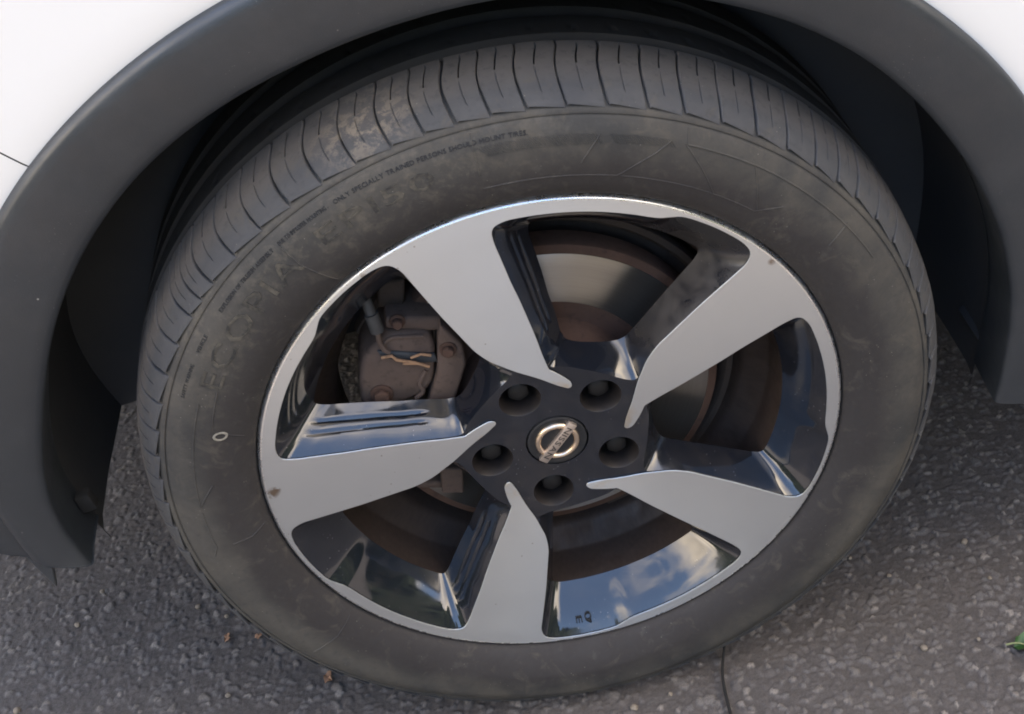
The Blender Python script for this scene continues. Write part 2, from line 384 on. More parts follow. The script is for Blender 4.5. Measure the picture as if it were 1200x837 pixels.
eb = np.clip((b2 - b1) / .5, 0, 1) * (idc < .15) * (b1 < .60); eb = eb * eb * (3 - 2 * eb)
hb = eb * (.0014 + .0016 * (idc / .15) + .0012 * bx)
h1 = e * (.0008 + .0014 * idv + .0022 * (tx * lx + ty * ly)) * np.where(buried, .15, 1)
e2 = np.clip((g2 - g1) / .4, 0, 1)
h2 = e2 * .0009 * idb
rough = (vnoise(xn, yn, 420, 40) - .5) * .0006 + (vnoise(xn, yn, 900, 41) - .5) * .0004
H[near] = (np.maximum(np.maximum(h1, h2 * .9), hb) + rough - .0022) * fade[near] + (vnoise(xn, yn, 9, 50) - .5) * .003 * fade[near]
STONE[near] = np.where((h1 > h2) & ~buried, idv, idb * .55); GAP[near] = 1 - np.where((h1 > h2) & ~buried, e, .55 * e2)
big_ = hb > np.maximum(h1, h2); STONE[near] = np.where(big_, (.35 + 3.6 * idc), STONE[near]); GAP[near] = np.where(big_, 1 - eb, GAP[near])
nx, ny = len(gx), len(gy)
Vg = np.stack([X, Y, H], 1).astype(np.float32)
ii = (np.arange(ny - 1)[:, None] * nx + np.arange(nx - 1)[None]).ravel().astype(np.int32)
Fg = np.stack([ii, ii + 1, ii + nx + 1, ii + nx], 1)
me = bpy.data.meshes.new('asphalt_ground'); me.vertices.add(len(Vg)); me.vertices.foreach_set('co', Vg.ravel())
me.loops.add(Fg.size); me.loops.foreach_set('vertex_index', Fg.ravel()); me.polygons.add(len(Fg))
me.polygons.foreach_set('loop_start', np.arange(0, Fg.size, 4, dtype=np.int32)); me.update(calc_edges=True)
me.polygons.foreach_set('use_smooth', np.ones(len(Fg), dtype=bool))
at = me.attributes.new('stone', 'FLOAT', 'POINT'); at.data.foreach_set('value', STONE.astype(np.float32))
at = me.attributes.new('gap', 'FLOAT', 'POINT'); at.data.foreach_set('value', GAP.astype(np.float32))
M = Mat('weathered_asphalt', .85, 0, .35)
a1 = M.n('ShaderNodeAttribute', attribute_name='stone').outputs['Fac']; a2 = M.n('ShaderNodeAttribute', attribute_name='gap').outputs['Fac']
stone = M.ramp(a1, [(0., (.082, .070, .062)), (.45, (.107, .093, .084)), (.75, (.135, .123, .115)), (.90, (.175, .152, .130)), (1., (.27, .238, .205))])
grain = M.noise(700, 4, .6); stain = M.noise(5, 5, .6)
c = M.mix(M.ramp(a2, [(.35, 0.), (.95, .55)]), stone, (.046, .041, .037))
c = M.mix(M.ramp(grain, [(.3, .5), (.55, 0.)]), c, (.040, .038, .037))
c = M.mix(M.ramp(stain, [(.40, 0.), (.65, .35)]), c, (.084, .073, .063))
M.col(c); M.rou(M.ramp(grain, [(.3, .92), (.7, .62)])); M.nor(M.bump(grain, .4, .0008)); me.materials.append(M.m)
ground = link('ground', me); tag(ground, kind='structure', label='coarse dark grey asphalt of the road surface')

# ------------------------------------------------------------------ unseen foliage ring, added so the gloss black reflects a dark horizon
V = []; F = []; nh, mh = 260, 14
hx = np.linspace(0, 2 * math.pi, nh, endpoint=False)
for i in range(nh):
    a_ = hx[i]; c_, s_ = math.cos(a_), math.sin(a_)
    for k in range(mh):
        t = k / (mh - 1); ang = math.pi * t
        r_ = 13 + 2.2 * math.cos(a_ * 3 + 1) - 1.4 * math.cos(ang) + 1.3 * random.uniform(-.5, .5); z_ = (4.6 + 1.5 * math.sin(a_ * 5) + 1.1 * math.sin(a_ * 13 + 2) + 3.2 * max(0, c_) ** .5) * math.sin(ang) ** .6 + .7 * random.uniform(-.5, .5) * math.sin(ang)
        V.append((r_ * c_, r_ * s_, max(z_, -.02)))
for i in range(nh):
    j = (i + 1) % nh
    for k in range(mh - 1): F.append((i * mh + k, j * mh + k, j * mh + k + 1, i * mh + k + 1))
M = Mat('added_hedge_foliage', .7, 0, .3); M.col(M.mix(M.noise(3, 6, .7), (.022, .036, .014), (.085, .105, .045))); M.nor(M.bump(M.noise(14, 5, .7), 1., .08))
added_horizon_hedge = mk('added_horizon_hedge', V, F, M.m, None, sharp=180); tag(added_horizon_hedge, kind='stuff', label='unseen dark green foliage, added as a dark horizon for the gloss black wheel to reflect')

# ------------------------------------------------------------------ the car
car = bpy.data.objects.new('car', None); COL.objects.link(car); car.location = (0, 0, 0)
tag(car, 'white car with dark grey plastic wheel arch, seen at one alloy wheel', 'car')
HUB = (0, 0, ZC)

# ---- tyre
SIDE = [(.995, .040), (1.008, .028), (1.014, .004), (1.03, -.016), (1.06, -.034), (1.10, -.047), (1.15, -.054), (1.20, -.054), (1.24, -.050), (1.27, -.038), (1.285, -.029)]
LINE = [(1.2875, -.0250), (1.2905, -.0240), (1.2930, -.0275), (1.300, -.026), (1.308, -.018)]
FLOOR = [(1.320, -.001), (1.341, .033), (1.358, .077), (1.369, .13), (1.374, .20), (1.374, .28)]
side_p = dense(SIDE, .012)
sr, sy = side_p[:, 0], side_p[:, 1]
def side_y(r): return float(np.interp(r, sr, sy))
FLAT = -1.352
def squash(V):
    """the loaded tyre: flat at the contact patch and bulging a little above it"""
    V = np.array(V, float); x, y, z = V[:, 0] / S, V[:, 1] / S, V[:, 2] / S
    r = np.hypot(x, z); a = np.degrees(np.arctan2(z, x)); d = (a + 90 + 180) % 360 - 180
    b = np.exp(-(d / 24) ** 2) * np.clip((r - 1.02) / .1, 0, 1) * np.clip((1.33 - r) / .1, 0, 1)
    y = y - .022 * b * (y < .2)
    z2 = np.where(z < FLAT + .03, FLAT + .03 - .03 * (1 - np.exp(-(FLAT + .03 - z) / .03)), z)
    return np.stack([x, y, z2], 1) * S
prof = list(map(tuple, side_p)) + LINE + FLOOR + [(1.374, .76), (1.352, .84), (1.29, .885), (1.16, .90), (1.04, .87), (.99, .83)]
V, F = revolve(prof, 360)
tyre = mk('tyre', squash(V), F, RUBBER, car, HUB, sharp=50)
tyre['label'] = 'dusty black tyre with worn moulded lettering'

# shoulder blocks: each block a piece of its own, slit by a sipe and split by curved cross grooves
OUT = dense([(1.308, -.020), (1.321, -.014), (1.344, .010), (1.367, .050), (1.383, .10), (1.392, .16), (1.397, .21), (1.398, .232)], .012)
def block(pitch):
    m = len(OUT); arc = np.concatenate([[0], np.cumsum(np.linalg.norm(np.diff(OUT, axis=0), axis=1))]); vv = arc / arc[-1]
    gap = .34                                                   # degrees of groove
    us = sorted(set([-1, -.985, -.95, -.86, -.74, -.6, -.45, -.3, -.15, -.075, -.05, -.028, 0, .028, .05, .075, .15, .3, .45, .6, .74, .86, .95, .985, 1]))
    n = len(us); V = []; UV = []
    for u in us:
        for k in range(m):
            r, y = OUT[k]; v = vv[k]
            ang = u * (pitch - gap) / 2 + .75 * math.sin(min(v / .9, 1) * math.pi) * 1.0
            if v > .35: ang += u * gap * .15                    # grooves pinch at the tread
            lift = .0
            if k < 4:                                           # lower edge rises towards one corner of the block
                lift = (.5 + .5 * u) * .013 * (1 - k / 4)
            ed = max(0, (abs(u) - .93) / .07); r2 = r + lift - .0042 * ed ** 2
            nrm = OUT[min(k + 1, m - 1)] - OUT[max(k - 1, 0)]; nrm = np.array([nrm[1], -nrm[0]]) / np.linalg.norm(nrm)
            s = math.exp(-(u / .035) ** 2)
            if .56 < v < .93: dp = .022 * (s > .5)
            elif .20 < v < .50: dp = .0035 * (s > .5)
            else: dp = 0
            ang2 = ang - (.35 if .20 < v < .50 else 0) * s * (v - .5)
            for cu in (-.80, .80):                              # pin marks beside the groove ends
                dp += .006 * math.exp(-((u - cu) / .06) ** 2 - ((v - .12) / .03) ** 2)
            V.append((r2 - nrm[0] * dp, ang2, y - nrm[1] * dp)); UV.append((u, v))
    # skirts going down into the grooves
    ring = [k for k in range(m)] + [i * m + m - 1 for i in range(1, n)] + [(n - 1) * m + k for k in range(m - 2, -1, -1)] + [i * m for i in range(n - 2, 0, -1)]
    F = [(i * m + k, (i + 1) * m + k, (i + 1) * m + k + 1, i * m + k + 1) for i in range(n - 1) for k in range(m - 1)]
    b = len(V)
    for idx in ring:
        r, a, y = V[idx]; k = idx % m
        t = OUT[min(k + 1, m - 1)] - OUT[max(k - 1, 0)]; t = np.array([t[1], -t[0]]) / np.linalg.norm(t)
        dd = .026 if k > 3 else .010 + .004 * k
        V.append((r - t[0] * dd, a, y - t[1] * dd)); UV.append(UV[idx])
    L = len(ring)
    for i in range(L): F.append((ring[i], ring[(i + 1) % L], b + (i + 1) % L, b + i))
    return [P(*v) for v in V], F, UV
starts = [135.7, 130.6, 125.4, 120.3, 115.3, 110.3, 105.4, 101.0, 97.0, 92.6, 88.1, 83.2, 78.0, 72.8, 68.0, 62.8, 57.6, 52.6, 47.7, 43.4, 39.3]
seq = starts[:]
pat = [4.9, 5.1, 5.3, 5.0, 4.6, 4.4, 4.6]
while seq[-1] > 135.7 - 360 + 7: seq.append(seq[-1] - pat[len(seq) % 7])
left = 360 + (seq[-1] - 135.7)
if left > 5.6: seq.append(seq[-1] - left / 2)
seq.append(135.7 - 360)
cache = {}
for i in range(len(seq) - 1):
    pitch = seq[i] - seq[i + 1]; mid = (seq[i] + seq[i + 1]) / 2
    low = abs((mid + 90 + 180) % 360 - 180) < 32
    q = round(pitch / .15) * .15
    if low:
        V, F, UV = block(pitch); R = Matrix.Rotation(-rad(mid), 3, 'Y'); V = squash([R @ Vector(v) for v in V])
        o = mk('tread_block', V, F, TREAD, tyre, sharp=40, uv=UV); continue
    if q not in cache:
        V, F, UV = block(pitch); o = mk('tread_block', V, F, TREAD, tyre, sharp=40, uv=UV); cache[q] = o.data
    else: o = link('tread_block', cache[q], tyre)
    o.rotation_euler = (0, -rad(mid + random.uniform(-.07, .07)), 0); k_ = 1 + random.uniform(-.0016, .0008); o.scale = (k_, 1, k_)
# the ribs behind the first circumferential groove
def rib(y0, y1, k0):
    n = 720; m = 9; V = []; F = []
    for i in range(n):
        a = 360 * i / n
        for k in range(m):
            t = k / (m - 1); y = y0 + (y1 - y0) * t; ph = (a + 3.2 * (t - .5) + k0) % 5.0
            r = 1.401 - .003 * (t * 2 - 1) ** 8
            if ph < .16 and (t < .45): r -= .016
            if k in (0, m - 1): r = 1.374
            V.append(P(r, a, y))
    for i in range(n):
        j = (i + 1) % n
        for k in range(m - 1): F.append((i * m + k, j * m + k, j * m + k + 1, i * m + k + 1))
    return squash(V), F
for y0, y1, k0 in ((.256, .420, 0), (.450, .61, 2), (.64, .80, 1)):
    V, F = rib(y0, y1, k0); mk('tread_rib', V, F, RIBM, tyre, sharp=40)

# moulded marks on the sidewall
FONT = {}
def glyph(ch, ext):
    key = (ch, ext)
    if key not in FONT:
        cu = bpy.data.curves.new('glyph', 'FONT'); cu.body = ch; cu.size = 1.0; cu.extrude = ext; cu.resolution_u = 2
        ob = bpy.data.objects.new('glyph', cu); COL.objects.link(ob); bpy.context.view_layer.update()
        dg = bpy.context.evaluated_depsgraph_get(); m = bpy.data.meshes.new_from_object(ob.evaluated_get(dg))
        v = np.array([x.co[:] for x in m.vertices]).reshape(-1, 3); f = [tuple(q.vertices) for q in m.polygons]
        bpy.data.objects.remove(ob); bpy.data.curves.remove(cu); bpy.data.meshes.remove(m)
        wd = (v[:, 0].min(), v[:, 0].max()) if len(v) else (0, .3); FONT[key] = (v, f, wd)
    return FONT[key]
def arc_text(txt, r0, a_start, a_end, h, raise_):
    """text standing on the circle r0, read clockwise from a_start to a_end (degrees)"""
    widths = [(.32 if c == ' ' else glyph(c, .5)[2][1] - glyph(c, .5)[2][0] + .13) for c in txt]; tot = sum(widths)
    parts = []; pos = 0
    for c, wd in zip(txt, widths):
        if c != ' ':
            v, f, (x0, x1) = glyph(c, .5); k = (a_start - a_end) / tot; W = []
            for x, yy, zz in v:
                a = a_start - (pos + (x - x0) + .06) * k; r = r0 + yy * h
                W.append(P(r, a, side_y(r) - raise_ * (zz + .35)))
            parts.append((W, f))
        pos += wd
    return parts
for txt, a0_, a1_, r0_, h_, up_, lb in (('ONLY SPECIALLY TRAINED PERSONS SHOULD MOUNT TIRES.', 115.6, 88.4, 1.250, .018, .0026, ''), ('DUE TO IMPROPER MOUNTING -', 125.2, 116.4, 1.250, .017, .0022, ''),
        ('EXPLOSION OF TIRE/RIM ASSEMBLY', 138.6, 126.2, 1.250, .017, .0026, ''), ('VEHICLE', 146.3, 143.0, 1.250, .016, .0022, ''), ('SAFETY WARNING', 154.6, 148.4, 1.250, .016, .0020, ''),
        ('ECOPIA', 152.0, 124.6, 1.152, .098, .0034, 'large worn moulded letters, lower row'), ('EP150', 121.0, 101.5, 1.165, .080, .0022, 'large worn moulded letters, upper row')):
    V, F = merge(arc_text(txt, r0_, a0_, a1_, h_, up_)); o = mk('sidewall_lettering', V, F, BIGL if lb else SMALLL, tyre, smooth=False, fix=False); o['label'] = lb or 'small moulded warning text along the shoulder'
    o['kind'] = 'stuff'
def ridge(pts, wd=.0034, hgt=.0026):
    """a fine moulded line following the sidewall through (r, angle) points"""
    path = []
    for (r0, a0), (r1, a1) in zip(pts[:-1], pts[1:]):
        n = max(2, int(max(abs(a1 - a0) / 1.5, abs(r1 - r0) / .02)))
        for t in range(n): path.append((r0 + (r1 - r0) * t / n, a0 + (a1 - a0) * t / n))
    path.append(pts[-1]); V = []; F = []
    C = [np.array(P(r, a, 0)) for r, a in path]
    for i, (r, a) in enumerate(path):
        d = C[min(i + 1, len(C) - 1)] - C[max(i - 1, 0)]; d /= np.linalg.norm(d); q = np.array([-d[2], 0, d[0]]) * wd * S
        y = side_y(r) * S
        for k, off, up in ((0, -1, -.4), (1, -.3, 1), (2, .3, 1), (3, 1, -.4)): V.append(C[i] + q * off + np.array([0, y - up * hgt * S, 0]))
    for i in range(len(path) - 1):
        for k in range(3): F.append((i * 4 + k, i * 4 + k + 1, i * 4 + k + 5, i * 4 + k + 4))
    return V, F
lines = [[(1.239, 78.9), (1.146, 81.3)], [(1.239, 69.0), (1.191, 70.8), (1.105, 75.5), (1.105, 96)], [(1.236, 66.9), (1.182, 63.7), (1.106, 59.5)],
         [(1.105, 75.0), (1.105, 51.6), (1.163, 48.3)], [(1.281, 67.1), (1.236, 66.7), (1.238, 56.1), (1.114, 51.5)], [(1.239, 56.1), (1.238, 30)],
         [(1.248, 37.9), (1.157, 37.0)], [(1.246, 125.2), (1.165, 125.4), (1.039, 124.2)], [(1.204, 155), (1.203, 176), (1.150, 171.5)],
         [(1.203, 177.2), (1.203, 185.1), (1.225, 187)], [(1.146, 185.4), (1.079, 185.2), (1.015, 183.4)], [(1.244, 215.8), (1.120, 216.3), (1.030, 215.3)],
         [(1.281, 95.7), (1.153, 95.9)], [(1.16, 152), (1.15, 160), (1.05, 161.5)], [(1.04, 253.5), (1.19, 253.2)]]
for l in lines:
    V, F = ridge(l); mk('sidewall_rib', V, F, RUBBER, tyre, sharp=80)
hat = []
a = 95.2
while a > 68.8:
    if not 77.6 < a < 79.4: hat.append(ridge([(1.241, a), (1.208 + .012 * max(0, (83 - a) / 14), a - 1.2)], .0014, .0018))
    a -= .40
V, F = merge(hat); o = mk('hatched_band', V, F, RUBBER, tyre, sharp=80); o['kind'] = 'stuff'
# small paint ring mark
M = Mat('pale_marking_paint', .8, 0, .3); M.col(M.mix(M.noise(300, 3), (.16, .15, .12), (.34, .31, .26))); MARK = M.m
cx, _, cz = P(1.1235, 161.0); V = []; F = []
for i in range(28):
    t = 2 * math.pi * i / 28
    for rr, up in ((.0215, .0), (.0205, .003), (.0150, .003), (.0140, .0)):
        x = cx + rr * math.cos(t) * S * 1.12; z = cz + rr * math.sin(t) * S * .80; V.append((x, (side_y(math.hypot(x, z) / S) - up - .0008) * S, z))
for i in range(28):
    for k in range(3): F.append((i * 4 + k, ((i + 1) % 28) * 4 + k, ((i + 1) % 28) * 4 + k + 1, i * 4 + k + 1))
mk('paint_mark', V, F, MARK, tyre)

# ---- alloy wheel
def yface(r): return float(np.interp(r, [.2, .95, 1.], [.043, 0, 0]))
BASE = 83.8
PAIR = [(.331, 4.6, .378, -5.2), (.37, 7, .395, -3.4), (.55, 10.2, .55, 1.7), (.72, 12.3, .70, 4.3), (.88, 13.3, .785, 5.6), (.935, 13.1, .822, 5.7),
        (.951, 10.5, .832, 4.8), (.951, 4, .833, 0), (.951, -6, .835, -8), (.951, -13, .835, -15), (.953, -18.5, .835, -19), (.966, -20.5, .835, -20.5),
        (.981, -22.7, .835, -22), (.983, -30, .835, -28), (.981, -36.5, .834, -34.3), (.968, -39.2, .826, -35.8), (.925, -40.2, .79, -36.2), (.70, -39.7, .64, -36),
        (.51, -39.8, .50, -36), (.445, -41.6, .45, -35.8), (.40, -45, .430, -35.8), (.362, -48, .412, -34.8), (.34, -43, .396, -33), (.33, -37, .376, -28.5),
        (.322, -27, .357, -20), (.32, -17, .352, -12), (.325, -8, .358, -7.8), (.33, -2, .366, -5.8)]
def subdiv(pts, step=.045):
    out = []
    n = len(pts)
    for i in range(n):
        a = np.array(pts[i], float); b = np.array(pts[(i + 1) % n], float)
        d = max(abs(b[0] - a[0]), abs(rad(b[1] - a[1])) * a[0]); k = max(1, int(d / step))
        for t in range(k): out.append(a + (b - a) * t / k)
    return out
def cart(q): return [c for j in range(0, len(q), 2) for c in (q[j] * math.cos(rad(q[j + 1] + BASE)), q[j] * math.sin(rad(q[j + 1] + BASE)))]
WIN = chaikin([cart(q) for q in subdiv(PAIR)], True, 2)          # columns: outer x z, inner x z
def rot2(p, deg):
    c, s = math.cos(rad(deg)), math.sin(rad(deg)); p = np.asarray(p); return np.stack([p[:, 0] * c - p[:, 1] * s, p[:, 0] * s + p[:, 1] * c], 1)
YB = .007                                                       # black casting lies this far under the machined faces
DEEP = .155
def inside(pt, poly):
    x, z = pt; px, pz = poly[:, 0], poly[:, 1]; qx, qz = np.roll(px, -1), np.roll(pz, -1)
    c = ((pz > z) != (qz > z)) & (x < (qx - px) * (z - pz) / (qz - pz + 1e-12) + px); return bool(c.sum() % 2)
wins = [rot2(WIN[:, :2], -72 * k) for k in range(5)]; wini = [rot2(WIN[:, 2:], -72 * k) for k in range(5)]
LUGR, LUGA, LUGH = .235, 33.0, .072
def ring(c, r, n): t = np.linspace(0, 2 * math.pi, n, endpoint=False); return np.stack([c[0] + r * np.cos(t), c[1] + r * np.sin(t)], 1)
lugc = [(LUGR * math.cos(rad(BASE + LUGA - 72 * k)), LUGR * math.sin(rad(BASE + LUGA - 72 * k))) for k in range(5)]
loops = [ring((0, 0), .993, 240)] + wins + [ring(c, LUGH, 36) for c in lugc] + [ring((0, 0), .1105, 64)]
def fill(loops, extra, keep):
    pts = []; ed = []
    for L in loops:
        b = len(pts); n = len(L); pts += [Vector((p[0], p[1])) for p in L]; ed += [(b + i, b + (i + 1) % n) for i in range(n)]
    pts += [Vector(p) for p in extra]
    v, e, f, *_ = delaunay_2d_cdt(pts, ed, [], 0, 1e-6)
    v = np.array([x[:] for x in v]); return v, [t for t in f if keep(v[list(t)].mean(0))]
extra = []
for r in np.arange(.14, .98, .04):
    n = int(2 * math.pi * r / .045)
    for i in range(n):
        p = (r * math.cos(2 * math.pi * i / n), r * math.sin(2 * math.pi * i / n)); extra.append(p)
holes = loops[1:]
v2, f2 = fill(loops, extra, lambda c: np.hypot(*c) < .993 and not any(inside(c, h) for h in holes))
parts = [([(x * S, (yface(math.hypot(x, z)) + YB) * S, z * S) for x, z in v2], f2)]
NL = 30
for o2, i2 in zip(wins, wini):
    V = []; F = []; n = len(o2)
    for k in range(NL + 1):
        s = min(k / NL, 1.0)
        for j in range(n):
            g = s + .10 * math.sin(math.pi * s) * (1 - s)
            x = o2[j, 0] + (i2[j, 0] - o2[j, 0]) * g; z = o2[j, 1] + (i2[j, 1] - o2[j, 1]) * g
            y0 = yface(np.hypot(*o2[j])) + YB; y = y0 + (DEEP - y0) * s
            fr = j / n
            V.append([x, y, z])
    V = np.array(V).reshape(NL + 1, n, 3)
    # two fine moulded grooves run along one flank of every spoke
    rr = np.hypot(o2[:, 0], o2[:, 1]); aa = (np.degrees(np.arctan2(o2[:, 1], o2[:, 0])) - BASE + 72 * [id(q) for q in wins].index(id(o2)) + 180) % 360 - 180
    flank = np.clip((rr - .44) / .05, 0, 1) * np.clip((.92 - rr) / .04, 0, 1) * (aa > 7)
    for k in range(NL + 1):
        s = k / NL; dpt = sum(math.exp(-((s - c) / .035) ** 2) for c in (.42, .66)) * .006
        d = (i2 - o2); d /= np.linalg.norm(d, axis=1)[:, None] + 1e-9
        V[k, :, 0] -= d[:, 0] * dpt * flank; V[k, :, 2] -= d[:, 1] * dpt * flank
    for k in range(NL):
        for j in range(n): F.append((k * n + j, k * n + (j + 1) % n, (k + 1) * n + (j + 1) % n, (k + 1) * n + j))
    parts.append((V.reshape(-1, 3) * S, F))
for c in lugc:                                                  # lug wells
    V = []; F = []; n = 36; R = math.hypot(*c); y0 = yface(R) + YB
    for k, (r, y) in enumerate(((LUGH, y0), (LUGH - .003, y0 + .004), (LUGH - .008, y0 + .05), (LUGH - .011, y0 + .10), (LUGH - .018, y0 + .115), (.002, y0 + .115))):
        V += [(p[0] * S, (y + (yface(np.hypot(*p)) - yface(R) if k < 2 else 0)) * S, p[1] * S) for p in ring(c, r, n)]
    for k in range(5):
        for j in range(n): F.append((k * n + j, k * n + (j + 1) % n, (k + 1) * n + (j + 1) % n, (k + 1) * n + j))
    parts.append((V, F))
yh = yface(.11) + YB
parts.append(revolve([(.1105, yh), (.1095, yh + .003), (.1085, yh + .03), (.02, yh + .032)], 64))
nf = [len(q[1]) for q in parts]; midx = [0] * sum(nf[:6]) + [1] * sum(nf[6:11]) + [0] * sum(nf[11:])
wheel = mk('alloy_wheel', *merge(parts), [BLACK, WELL], car, HUB, midx=midx, sharp=32)
bmx = bmesh.new(); bmx.from_mesh(wheel.data); bmesh.ops.remove_doubles(bmx, verts=bmx.verts, dist=2e-6); bmesh.ops.recalc_face_normals(bmx, faces=bmx.faces); bmx.to_mesh(wheel.data); bmx.free()
wheel.data.polygons.foreach_set('use_smooth', [True] * len(wheel.data.polygons)); wheel.data.set_sharp_from_angle(angle=rad(32))
wheel['label'] = 'five spoke alloy wheel, gloss black with machined grey faces'
V, F = revolve([(.842, .148), (.838, .21), (.834, .31), (.828, .325), (.76, .375), (.742, .40), (.74, .60), (.80, .66), (.86, .70), (.93, .80), (.99, .84)], 200)
mk('wheel_barrel', V, F, BARREL, wheel, sharp=40)
V, F = revolve([(.9925, .004), (.9930, -.0004), (.9955, -.0002), (.9985, .0016), (1.0020, .0052), (1.0050, .0105), (1.0072, .0175), (1.0080, .026), (1.006, .036), (.99, .05)], 360)
o = mk('rim_lip', V, F, LIP, wheel, sharp=60)
# machined spoke faces: one plate each, sharing one mesh
chain = [(.951, -14), (.953, -18.5), (.966, -20.5), (.981, -22.7), (.983, -30), (.981, -36.5), (.968, -39.2), (.925, -40.2), (.70, -39.7), (.51, -39.8), (.445, -41.6), (.40, -45), (.362, -48.3),
         (.30, -59), (.255, -70), (.241, -77), (.236, -81), (.246, -83.2), (.262, -82), (.272, -80.2), (.30, -73), (.320, -68.3), (.326, -66.7), (.345, -65.9), (.40, -64.2), (.55, -61.8), (.72, -59.7), (.88, -58.7), (.935, -58.9),
         (.951, -61.5), (.951, -68), (.951, -76), (.951, -86)]
ch = []
for q0, q1 in zip(chain[:-1], chain[1:]):
    q0 = np.array(q0); q1 = np.array(q1); k = max(1, int(max(abs(q1[0] - q0[0]), abs(rad(q1[1] - q0[1])) * q0[0]) / .045))
    ch += [cart(q0 + (q1 - q0) * t / k) for t in range(k)]
ch.append(cart(chain[-1])); ch = chaikin(ch, False, 2)
arc = np.array([cart((.9927, a)) for a in np.linspace(-86, -14, 49)])
out = np.concatenate([ch, arc]); n1 = len(ch); nt = len(out)
nx_ = np.roll(out, -1, 0) - np.roll(out, 1, 0); nn = np.stack([-nx_[:, 1], nx_[:, 0]], 1); nn /= np.linalg.norm(nn, axis=1)[:, None]
area = .5 * np.sum(out[:, 0] * np.roll(out[:, 1], -1) - np.roll(out[:, 0], -1) * out[:, 1]); nn *= np.sign(area)
ins = out.copy(); BEV = .0014
for i in range(nt):
    if i in (0, n1 - 1): ins[i] = out[i] * (1 + BEV / np.hypot(*out[i]))
    elif i < n1: ins[i] = out[i] + nn[i] * BEV
ext = [p for p in extra if inside(p, ins) and min(np.hypot(*(ins - np.array(p)).T)) > .015]
v2, f2 = fill([ins], ext, lambda c: inside(c, ins))
V = [(x * S, yface(math.hypot(x, z)) * S, z * S) for x, z in v2]; F = [tuple(t) for t in f2]; mi = [0] * len(F)
b = len(V)
for lp, dy in ((ins, 0.), (out, .0012), (out, .009)): V += [(p[0] * S, (yface(np.hypot(*p)) + dy) * S, p[1] * S) for p in lp]
for k in range(2):
    for i in range(nt):
        if n1 - 1 <= i: continue
        F.append((b + k * nt + i, b + k * nt + (i + 1) % nt, b + (k + 1) * nt + (i + 1) % nt, b + (k + 1) * nt + i)); mi.append(k)
sp0 = mk('spoke', V, F, [ALLOY, BLACK], wheel, midx=mi, sharp=25)
for k in range(1, 5):
    o = link('spoke', sp0.data, wheel); o.rotation_euler = (0, rad(72 * k), 0)
# lug nuts
for k, c in enumerate(lugc):
    y0 = yface(.235) + YB + .115; V = []; F = []; n = 36
    for r, y, hx in ((.050, 0, 0), (.049, -.012, 0), (.043, -.018, 0), (.0405, -.020, 1), (.0400, -.064, 1), (.036, -.072, .6), (.026, -.077, 0), (.012, -.0795, 0), (.001, -.080, 0)):
        for j in range(n):
            t = 2 * math.pi * j / n; h = 1 - hx * .10 * (abs(math.cos(3 * t)))
            V.append(((c[0] + r * h * math.cos(t)) * S, (y0 + y) * S, (c[1] + r * h * math.sin(t)) * S))
    for q in range(8):
        for j in range(n): F.append((q * n + j, q * n + (j + 1) % n, (q + 1) * n + (j + 1) % n, (q + 1) * n + j))
    mk('lug_nut', V, F, NUT, wheel, sharp=30)
# centre cap and emblem
yc = yh - .002
V, F = revolve([(.1055, yc + .02), (.1050, yc + .003), (.1035, yc), (.100, yc - .0015), (.092, yc - .0005), (.085, yc + .001), (.05, yc + .0005), (.0005, yc)], 72)
cap = mk('centre_cap', V, F, CAP, wheel, sharp=40)
V = []; F = []; n = 72
for i in range(n):
    t = 360 * i / n
    for r, y in ((.0575, .002), (.0590, -.006), (.0630, -.0095), (.0680, -.0110), (.0730, -.0095), (.0768, -.006), (.0780, .002)): V.append(P(r, t, yc + y))
for i in range(n):
    for k in range(6): F.append((i * 7 + k, ((i + 1) % n) * 7 + k, ((i + 1) % n) * 7 + k + 1, i * 7 + k + 1))
mk('emblem_ring', V, F, EMB, wheel, sharp=60)
BA = rad(50.7); e1 = np.array([math.cos(BA), math.sin(BA)]); e2 = np.array([-e1[1], e1[0]])
bo = [e1 * a + e2 * b_ for a, b_ in ((-.095, -.0165), (.095, -.0165), (.095, .0165), (-.095, .0165))]
V, F = prism(bo, yc - .016, yc + .001, .0025); mk('emblem_bar', V, F, BARM, wheel, sharp=40)
word = 'NISSAN'; wd = [glyph(c, .5)[2][1] - glyph(c, .5)[2][0] + .16 for c in word]; tot = sum(wd); parts = []; pos = 0
k = .158 / tot; rd = -e1; up = np.array([-rd[1], rd[0]])
for c, w_ in zip(word, wd):
    v, f, (x0, x1) = glyph(c, .5); W = []
    for x, yy, zz in v:
        p = e1 * .079 + rd * (pos + x - x0 + .08) * k + up * (yy - .36) * .030; W.append((p[0] * S, (yc - .0158 - .0012 * (zz + .5)) * S, p[1] * S))
    parts.append((W, f)); pos += w_
V, F = merge(parts); o = mk('emblem_lettering', V, F, LETTER, wheel, smooth=False, fix=False)
# cast maker's mark at the foot of the lowest pocket
parts = []
for ch_, dx in (('m', 0), ('Q', .034)):
    v, f, (x0, x1) = glyph(ch_, .5); W = []
    for x, yy, zz in v:
        t = min(1, max(0, (.028 + yy * .036) / .155)); g_ = t + .10 * math.sin(math.pi * t) * (1 - t); r = .976 - .148 * g_; aang = -91.6 + math.degrees((dx + (x - x0) * .036) / r)
        W.append(P(r + .012 - .018 * (zz + .5), aang, YB + t * (DEEP - YB) - .006 * (zz + .5)))
    parts.append((W, f))
V, F = merge(parts); mk('cast_mark', V, F, NUT, wheel, smooth=False, fix=False)

